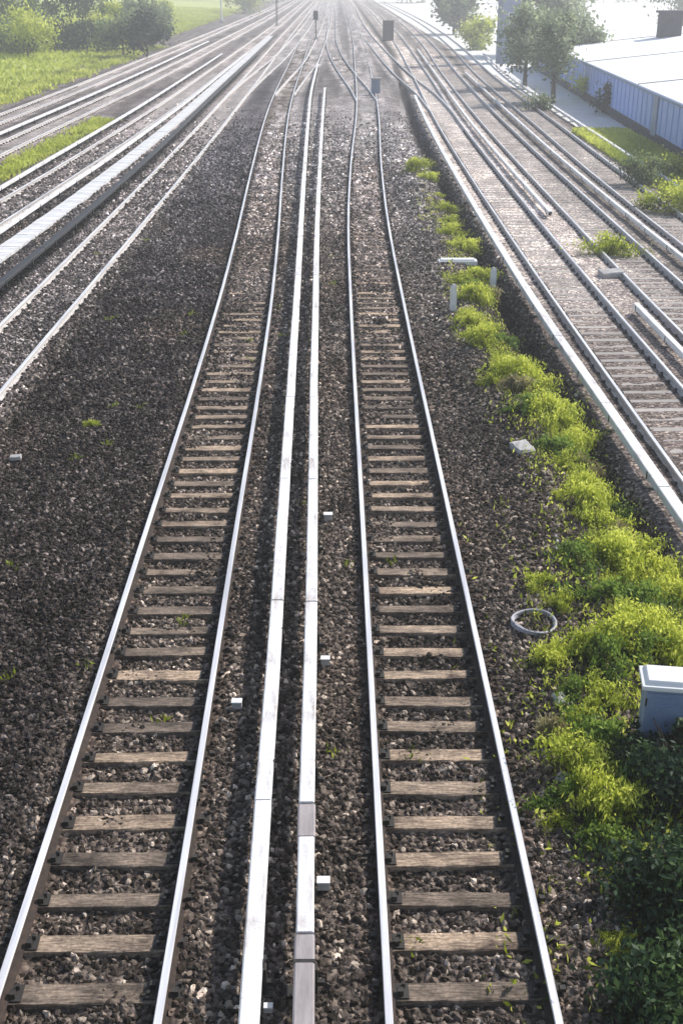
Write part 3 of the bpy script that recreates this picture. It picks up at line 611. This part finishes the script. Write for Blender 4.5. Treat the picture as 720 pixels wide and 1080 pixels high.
p = at(482, 281, 0); o = MB(); o.box((0, 0, 0.09), (1.25, 0.38, 0.14)); o.box((0, 0.02, 0.18), (1.1, 0.28, 0.05)); o = o.build('concrete_slab', M['paintwhite'], None, bevel=0.015); o.location = p+Vector((0, 0, .05)); tag(o, 'long white concrete slab lying among the weeds in the distance', 'slab')
def post(x, y, h, label, w=0.12):
    p = at(x, y, 0); t = empty('marker_post', p, R(10)); tag(t, label, 'post', 'short white marker posts')
    mb = MB(); mb.box((0, 0, h/2), (w, w, h), taper=.92); mb.build('post', M['paintwhite'], t, bevel=.01)
    mb = MB(); mb.box((0, 0, h+.02), (w*.92, w*.92, .05), taper=.5); mb.build('cap', M['concrete'], t, bevel=.004)
post(477, 333, .85, 'white post left of the weeds, nearer than the white slab', .16)
post(519, 308, .7, 'white post right of the weeds near the white slab', .16)
def block(x, y, d, label, rz, mat='concrete'):
    p = at(x, y, 0); bm = bmesh.new(); r = bmesh.ops.create_cube(bm, size=1); bmesh.ops.scale(bm, vec=d, verts=bm.verts)
    bmesh.ops.subdivide_edges(bm, edges=bm.edges, cuts=3, use_grid_fill=True); bmesh.ops.bevel(bm, geom=[e for e in bm.edges if e.calc_face_angle(0) > .5], offset=min(d)*.14, segments=1, affect='EDGES')
    for v in bm.verts: v.co += Vector([random.uniform(-1, 1)*min(d)*.05 for _ in range(3)])
    me = bpy.data.meshes.new('concrete_block'); bm.to_mesh(me); bm.free(); me.materials.append(M[mat])
    o = bpy.data.objects.new('concrete_block', me); C.objects.link(o); o.location = p+Vector((0, 0, d[2]*.42)); o.rotation_euler = (.08, -.05, rz)
    tag(o, label, 'block', 'broken concrete blocks in the ballast')
block(550, 480, (.36, .5, .24), 'pale concrete block on the ballast left of the bushes', .3)
block(562, 512, (.28, .24, .2), 'smaller block just below the pale block by the bushes', .9)
block(17, 484, (.22, .13, .08), 'white block lying in the dark ballast at the left edge', .1)
block(644, 292, (.75, .5, .22), 'pale concrete lump between the right side tracks by the lone bush', .1)
block(590, 745, (.16, .26, .16), 'upright block by the weeds left of the cabinet', .2)
block(594, 790, (.22, .17, .12), 'flat pale block below the cabinet beside the weeds', .4)
block(592, 824, (.17, .12, .10), 'small pale block in the ballast beside the lime bush', 1.0)
def jbox(x, y, label, s=1.0):
    p = at(x, y, 0.05); t = empty('junction_box', p); tag(t, label, 'junction box', 'small junction boxes by the conductor rails')
    mb = MB(); mb.box((0, 0, .06*s), (.16*s, .12*s, .12*s)); mb.build('box', M['concrete'], t, bevel=.008)
    mb = MB(); mb.box((0, 0, .125*s), (.17*s, .13*s, .015)); mb.build('lid', M['paintwhite'], t, bevel=.003)
    mb = MB(); mb.tube([(-.07*s, 0, .05), (-.12*s, .02, .03), (-.17*s, .03, .0)], .012, 6); mb.build('cable', M['iron'], t)
jbox(343, 700, 'middle box to the right of the conductor rails', .75)
jbox(341, 936, 'nearest box to the right of the conductor rails', .8)
jbox(250, 746, 'box to the left of the conductor rails', .8)
jbox(346, 548, 'farthest box to the right of the conductor rails', .9)
jbox(283, 1066, 'box between the two conductor rails at the bottom', .5)

# ---------------------------------------------------------------- distant signals and posts
def signal(px, py, h, label, w=.5, style='head'):
    p = at(px, py, 0); t = empty('railway_signal', p); tag(t, label, 'signal', 'distant railway signals')
    mb = MB(); mb.tube([(0, 0, 0), (0, 0, h)], .09 if style == 'head' else .12, 8); mb.build('mast', M['iron'], t)
    mb = MB(); mb.box((0, -.1, h-.1), (w, .3, 1.3)); mb.build('signal_head', M['black'], t, bevel=.03)
    mb = MB()
    for k in (0, 1): mb.tube([(0, -.25, h+.2-k*.5), (0, -.45, h+.2-k*.5)], .13, 10)
    mb.build('hood', M['black'], t)
    mb = MB()
    for k in (0, 1): mb.tube([(0, -.26, h+.2-k*.5), (0, -.3, h+.2-k*.5)], .1, 10)
    mb.build('lens', M['glassdark'], t)
    mb = MB(); mb.box((0, 0, .2), (.6, .5, .4)); mb.build('base', M['concrete'], t, bevel=.02)
    if h > 4:
        mb = MB()
        for s_ in (-.2, .2): mb.tube([(s_, .25, 0), (s_, .25, h-.6)], .025, 5)
        for k in range(int((h-1)/.4)): mb.tube([(-.2, .25, .4+k*.4), (.2, .25, .4+k*.4)], .02, 4)
        mb.build('ladder', M['iron'], t)
signal(292, 27, 7.5, 'tall dark signal mast left of centre at the top of the photo', .9)
signal(333, 42, 3.5, 'low dark signal just left of the distant central tracks', .7)
def relay(px, py, w, d, h, label, mats=('darkbase', 'iron')):
    p = at(px, py, 0); t = empty('relay_cabinet', p); tag(t, label, 'cabinet', 'distant trackside cabinets')
    mb = MB(); mb.box((0, 0, h/2), (w, d, h)); mb.build('body', M[mats[0]], t, bevel=.03)
    mb = MB(); mb.box((0, 0, h+.04), (w+.16, d+.16, .09)); mb.build('lid', M[mats[1]], t, bevel=.01)
    for s_ in (-1, 1):
        mb = MB(); mb.box((s_*w*.24, -d/2-.015, h/2), (w*.42, .03, h*.86)); mb.build('door', M[mats[0]], t)
relay(409, 43, 1.6, 1.0, 2.7, 'tall dark cabinet in the distance right of the central tracks')
relay(396, 100, .7, .5, 1.2, 'blue grey cabinet beside the distant right hand track', ('towerwall', 'concrete'))
p = at(234, 24, 0); t = empty('white_mast', p); tag(t, 'thin white mast among the distant left tracks', 'mast')
mb = MB(); mb.tube([(0, 0, 0), (0, 0, 9)], [.22, .14], 10); mb.build('pole', M['paintwhite'], t)
mb = MB(); mb.box((0, 0, .25), (.9, .9, .5)); mb.build('base', M['concrete'], t, bevel=.02)
mb = MB(); mb.tube([(0, 0, 8), (3.2, 0, 8.4)], .06, 6); mb.tube([(0, 0, 9), (3.2, 0, 8.4)], .03, 5); mb.build('arm', M['iron'], t)
# signal tower, its bluish shade put into the wall colour
p = at(534, 66, 0); t = empty('signal_tower', p, R(8)); tag(t, 'tall narrow tower with blue grey shade painted in among the trees at the top right', 'tower')
mb = MB(); mb.box((0, 0, 6), (2.0, 2.2, 12)); mb.build('wall', M['towerwall'], t)
for zz in (1.6, 4.2, 6.8, 9.4):
    mb = MB(); mb.box((0, -1.13, zz+.4), (.8, .08, 1.1)); wn = mb.build('window', M['paintwhite'], t)
    mb = MB(); mb.box((0, -1.18, zz+.4), (.62, .04, .92)); mb.build('pane', M['glassdark'], wn)
mb = MB(); mb.box((0, 0, 12.15), (2.5, 2.7, .3)); mb.build('roof', M['concrete'], t)

# ---------------------------------------------------------------- shed at the right
A = at(722, 172, 0); B = at(652, 128, 0); ux = (B-A); ux.normalize(); ang = math.atan2(ux.y, ux.x) - math.pi/2
sh = empty('long_shed', A - ux*12, ang); tag(sh, 'long low shed with a white roof and blue shade painted on its side wall, on the right', 'shed')
Ln, Wd, Hh = 82, 26, 2.7
mb = MB(); mb.box((Wd/2, Ln/2, Hh/2+.28), (Wd, Ln, Hh-.55)); mb.build('wall', M['shadewall'], sh)
mb = MB(); mb.box((Wd/2, Ln/2, .26), (Wd+.12, Ln+.12, .6)); mb.build('plinth', M['darkbase'], sh)  # dark base paints the shadow at the foot of the wall
mb = MB(); n = 20
prof = [(-.35, 0), (-.35, .12), (Wd/2, 1.5), (Wd+.35, .12), (Wd+.35, 0), (Wd/2, 1.36)]
mb.sweep([(0, -.4, Hh, 1, 0), (0, Ln+.4, Hh, 1, 0)], prof); rf = mb.build('roof', M['roof'], sh)
for k in range(4):
    mb = MB(); mb.sweep([(0, 4+k*20, Hh, 1, 0), (0, 4.12+k*20, Hh, 1, 0)], [(a, b_+.05) for a, b_ in prof]); mb.build('roof_seam', M['concrete'], rf)
mb = MB()
mb.box((-.03, 0, Hh/2+.3), (.06, .09, Hh-.62)); rib = mb.build('cladding_rib', M['shadewall'], sh); rib.location = (0, .7, 0)
for k in range(1, 60):
    o = rib.copy(); C.objects.link(o); o.location = (0, .7+k*1.37, 0)
for k in (2, 6, 9):
    mb = MB(); mb.box((-.05, 4+k*8, 1.45), (.1, 1.2, 2.1)); dd = mb.build('door', M['cabinet'], sh)
for (cx, cy) in ((9.5, 62), (18, 40)):
    mb = MB(); mb.box((cx, cy, Hh+1.9), (1.8, 1.8, 2.4)); mb.box((cx, cy, Hh+3.15), (2.2, 2.2, .2)); mb.build('roof_vent', M['darkbase'], rf, bevel=.03)
mb = MB(); mb.tube([(-.42, -.4, Hh+.02), (-.42, Ln+.4, Hh+.02)], .09, 6); mb.build('gutter', M['cabinet'], sh)

# ---------------------------------------------------------------- trees
def tree(p, h, rad, n, leaf, mat, label, seed, group, trunk_h=.3, nc=26, cat='tree', name='broadleaf_tree'):
    rg = np.random.default_rng(seed); root = empty(name, p); tag(root, label, cat, group)
    cs = []
    for i in range(nc):
        v = rg.normal(size=3); v /= np.linalg.norm(v); r = (.35+.9*rg.random()**.7)
        zc = h*(trunk_h+(1-trunk_h)*.5)
        cs.append([v[0]*r*rad*.78, v[1]*r*rad*.78, zc+v[2]*r*h*(1-trunk_h)*.42, .16+.16*rg.random(), rg.random()])
    cs = np.array(cs); k = rg.integers(0, nc, n); d = rg.normal(size=(n, 3))
    d = d*(1+.5*np.sin(k*2.3)[:, None]*np.array([1, -.6, .4])); q = cs[k, :3] + d*(rad*cs[k, 3])[:, None]*.85; q[:, 2] = np.maximum(q[:, 2], .1)
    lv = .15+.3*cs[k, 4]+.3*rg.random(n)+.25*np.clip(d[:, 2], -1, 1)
    leaves('crown', q, leaf, mat, root, elong=1.3, lv=lv, seed=seed)
    mb = MB(); r0 = max(.06, h*.025)
    mb.tube([(0, 0, -.2), (rg.normal()*.1, rg.normal()*.1, h*trunk_h), (rg.normal()*.3, rg.normal()*.3, h*.75)], [r0*1.3, r0, r0*.3], 8)
    for i in range(0, nc, 2):
        c_ = cs[i]; z0 = h*rg.uniform(trunk_h*.8, .6); mb.tube([(0, 0, z0), (c_[0]*.5, c_[1]*.5, (z0+c_[2])/2+.1), tuple(c_[:3])], [r0*.5, r0*.3, r0*.1], 5)
    mb.build('trunk', M['bark'], root); return root
GR, GL = 'hazy trees beyond the right side tracks', 'trees and bushes on the left bank'
tree(at(583, 108), 6.6, 1.7, 3000, .24, M['treep'], 'grey green tree with a dark trunk standing left of the white shed', 31, GR, .28)
tree(at(553, 92), 6.5, 2.3, 3600, .28, M['treep'], 'hazy tree left of the dark trunked tree, in front of the tower', 32, GR, .2)
tree(at(612, 84), 5.5, 2.2, 3200, .28, M['treep'], 'hazy tree between the dark trunked tree and the roof of the shed', 33, GR, .2)
tree(at(507, 52), 3.4, 2.2, 3000, .3, M['grassm'], 'small bright lime tree left of the tall narrow tower', 34, GR, .1)
tree(at(572, 58), 11, 5, 4500, .45, M['treep'], 'large pale tree behind the others near the tower', 35, GR, .2)
tree(at(478, 36), 7, 3.5, 3500, .5, M['treem'], 'distant pale tree left of the lime tree', 36, GR, .2)
tree(at(566, 116), 1.2, 1.1, 900, .14, M['treem'], 'low olive bush at the foot of the dark trunked tree', 37, 'bushes beside the right side tracks', .05, 10, 'bush', 'bush')
tree(at(618, 106), 2.0, 1.3, 1300, .14, M['grassm'], 'bright green bush between the trees and the shed wall', 38, 'bushes beside the right side tracks', .05, 12, 'bush', 'bush')
tree(at(644, 120), 2.2, 1.5, 1500, .16, M['treed'], 'dark bush hiding the far end of the shed wall', 39, 'bushes beside the right side tracks', .05, 12, 'bush', 'bush')
tree(at(676, 196), 1.3, 1.1, 2200, .10, M['treem'], 'mid green bush on the verge in front of the shed wall', 40, 'bushes beside the right side tracks', .05, 12, 'bush', 'bush')
tree(at(700, 186), .9, .9, 1600, .10, M['weed'], 'bright lime bush on the verge close to the shed wall', 41, 'bushes beside the right side tracks', .05, 10, 'bush', 'bush')
tree(at(708, 222), 1.0, 1.3, 3000, .09, M['weed'], 'bright bush on the verge at the right edge', 42, 'bushes beside the right side tracks', .05, 10, 'bush', 'bush')
tree(at(718, 36), 12, 6, 5000, .5, M['treem'], 'large tree behind the shed roof at the right edge', 43, GR, .15)
tree(at(30, 50, 1.2), 2.6, 1.6, 1800, .2, M['treed'], 'dark round bush at the left end of the bank', 51, GL, .05, 12, 'bush', 'bush')
tree(at(50, 44, 1.2), 1.8, 1.5, 1500, .2, M['treem'], 'mid green bush right of the dark round bush', 52, GL, .05, 12, 'bush', 'bush')
tree(at(75, 22, 3), 4.5, 3.6, 2500, .35, M['treed'], 'dark tree highest up on the left bank', 53, GL, .1, 14)
tree(at(95, 46, 1), 2.2, 1.9, 1800, .22, M['treed'], 'dark olive bush below the highest dark tree', 54, GL, .05, 12, 'bush', 'bush')
tree(at(116, 40, 1), 4.4, 2.1, 2600, .26, M['treem'], 'green tree in the middle of the row along the left tracks', 55, GL, .1, 14)
tree(at(142, 31, .5), 4.6, 2.6, 2600, .3, M['treem'], 'green tree at the right end of the row along the left tracks', 56, GL, .1, 14)
tree(at(172, 22, 0), 4, 3, 2200, .35, M['grassm'], 'pale yellow green tree nearest to the white mast', 57, GL, .1, 14)
tree(at(14, 26, 3), 3.5, 3.2, 2000, .35, M['treem'], 'grey green bush at the top left corner', 58, GL, .1, 12, 'bush', 'bush')
tree(at(258, 14, 0), 6, 5, 2500, .5, M['grassm'], 'pale distant tree just left of the tall dark signal', 59, GL, .1, 14)
# far tree line
rg = np.random.default_rng(77)
for i in range(16):
    x = -210+i*27+rg.normal()*5; yy = 470+rg.normal()*22
    if abs(x-2) < 26: yy = 640
    tree((x, yy, 0 if x > -44 else 4), 12+rg.random()*5, 9, 2000, 1.1, M['treem'] if i % 3 else M['grassm'], 'tree in the hazy far tree line across the end of the yard', 100+i, 'far tree line', .08, 14)
rg = np.random.default_rng(44)
for i in range(20):
    x_, y_ = -6+rg.random()*170, 4+rg.random()*26; dd = at(x_, y_+14, 2); k = i % 3
    tree((dd.x, dd.y, .4+max(0, (-44-dd.x))*.03), 2.5+rg.random()*2.5, 2.2+rg.random()*1.6, 1700, .32, M[('treed', 'treem', 'grassm')[k]], ('dark green bush in the hedge on the left bank', 'mid green bush in the hedge on the left bank', 'yellow green bush in the hedge on the left bank')[k], 300+i, 'hedge of mixed bushes on the left bank', .06, 10, 'bush', 'bush')
# low dark blue hut on the left bank
p = at(74, 47, 0.8); h_ = empty('small_hut', p, R(-12)); tag(h_, 'low dark blue hut among the bushes on the left bank', 'hut')
mb = MB(); mb.box((0, 0, .9), (4.6, 2.4, 1.8)); mb.build('wall', M['darkbase'], h_)
mb = MB(); mb.box((0, 0, 1.88), (5.0, 2.8, .16)); mb.build('roof', M['towerwall'], h_, bevel=.02)
mb = MB(); mb.box((-1.2, -1.22, .85), (.9, .06, 1.6)); mb.build('door', M['towerwall'], h_)
mb = MB(); mb.box((.9, -1.22, 1.1), (1.1, .06, .7)); wn = mb.build('window', M['paintwhite'], h_)
mb = MB(); mb.box((.9, -1.265, 1.1), (.94, .03, .54)); mb.build('pane', M['glassdark'], wn)

# ---------------------------------------------------------------- grass
def grassband(name, label, n, fx, size, seed, mat='grassm'):
    q = fx(np.random.default_rng(seed), n); o = leaves(name, q, size, M[mat], elong=2.2, upright=.9, seed=seed, lv=.25+.5*hsh(q[:, 0], q[:, 1], 2.5, seed)+.3*np.random.default_rng(seed).random(len(q))-.1)
    tag(o, label, 'grass', kind='stuff')
def strip_fn(cl, wid, y0, y1, z=.05, hz=.15):
    def f(rg, n):
        Y = y0+(y1-y0)*rg.random(n)**1.3; X = evalx(cl, Y)+rg.normal(size=n)*wid
        keep = hsh(X, Y, 3.0, 61) > .25; X, Y = X[keep], Y[keep]
        return np.column_stack([X, Y, z+rg.random(len(X))*hz])
    return f
grassband('grass_strip', 'narrow strip of green grass between two left side tracks', 9000, strip_fn([(-17.1, 30), (-16.4, 50), (-15.6, 70), (-15.1, 85)], .42, 36, 84), .11, 71)
grassband('grass_verge', 'bright green verge grass in front of the white roofed shed', 26000, lambda rg, n: (lambda Y, U: np.column_stack([14.3+U*3.3-(Y-50)*0.0, Y, .03+rg.random(n)*.18]))(32+rg.random(n)*42, rg.random(n)), .13, 72, 'weed')
def bankfn(rg, n):
    X = -26.5-rg.random(n)**1.4*60; Y = 70+rg.random(n)*300; z = np.where(X > -44, -.02+(-27.9-X).clip(0)*.42/16.1, .4+(-44-X)*4.6/156)
    return np.column_stack([X, Y, z+.03+rg.random(n)*.25])
grassband('bank_grass', 'yellow green grass covering the bank beyond the left tracks', 45000, bankfn, .4, 73)
grassband('trackside_grass', 'thin line of grass at the edge of the outermost left track', 7000, strip_fn([(-26.8, 50), (-25.6, 90), (-24.6, 150), (-24, 300)], .6, 60, 170), .22, 74)

# ---------------------------------------------------------------- haze
HAZE = 0.0017
if HAZE:
    m = bpy.data.materials.new('haze'); m.use_nodes = True; nt = m.node_tree; nt.nodes.remove(nt.nodes['Principled BSDF'])
    vs = N(nt, 'ShaderNodeVolumeScatter'); vs.inputs['Density'].default_value = HAZE; vs.inputs['Anisotropy'].default_value = .5; vs.inputs['Color'].default_value = (.97, .98, 1, 1)
    nt.links.new(vs.outputs[0], nt.nodes['Material Output'].inputs['Volume'])
    mb = MB(); mb.box((0, 280, 12), (700, 900, 40)); hz = mb.build('haze', m); tag(hz, kind='structure')

# ---------------------------------------------------------------- light
SE, SA = R(42), R(56)   # elevation, azimuth from +Y towards +X
w = bpy.data.worlds.new('World'); scn.world = w; w.use_nodes = True; nt = w.node_tree
sky = nt.nodes.new('ShaderNodeTexSky'); sky.sky_type = 'NISHITA'; sky.sun_disc = False; sky.sun_elevation = SE; sky.sun_rotation = SA; sky.air_density = 1.0; sky.dust_density = 1.5
nt.links.new(sky.outputs[0], nt.nodes['Background'].inputs[0]); nt.nodes['Background'].inputs[1].default_value = 0.15
sd = bpy.data.lights.new('sun', 'SUN'); sd.energy = 5.0; sd.angle = R(.5); sd.color = (1, .96, .9)
so = bpy.data.objects.new('sun', sd); C.objects.link(so)
to = Vector((math.sin(SA)*math.cos(SE), math.cos(SA)*math.cos(SE), math.sin(SE))); so.rotation_euler = to.to_track_quat('Z', 'Y').to_euler()
scn.view_settings.view_transform = 'Standard'; scn.view_settings.look = 'None'; scn.view_settings.exposure = 0; scn.view_settings.gamma = 1
scn.cycles.use_denoising = True
scn.cycles.volume_bounces = 1; scn.cycles.max_bounces = 6; scn.cycles.transparent_max_bounces = 8
scn.cycles.use_adaptive_sampling = True
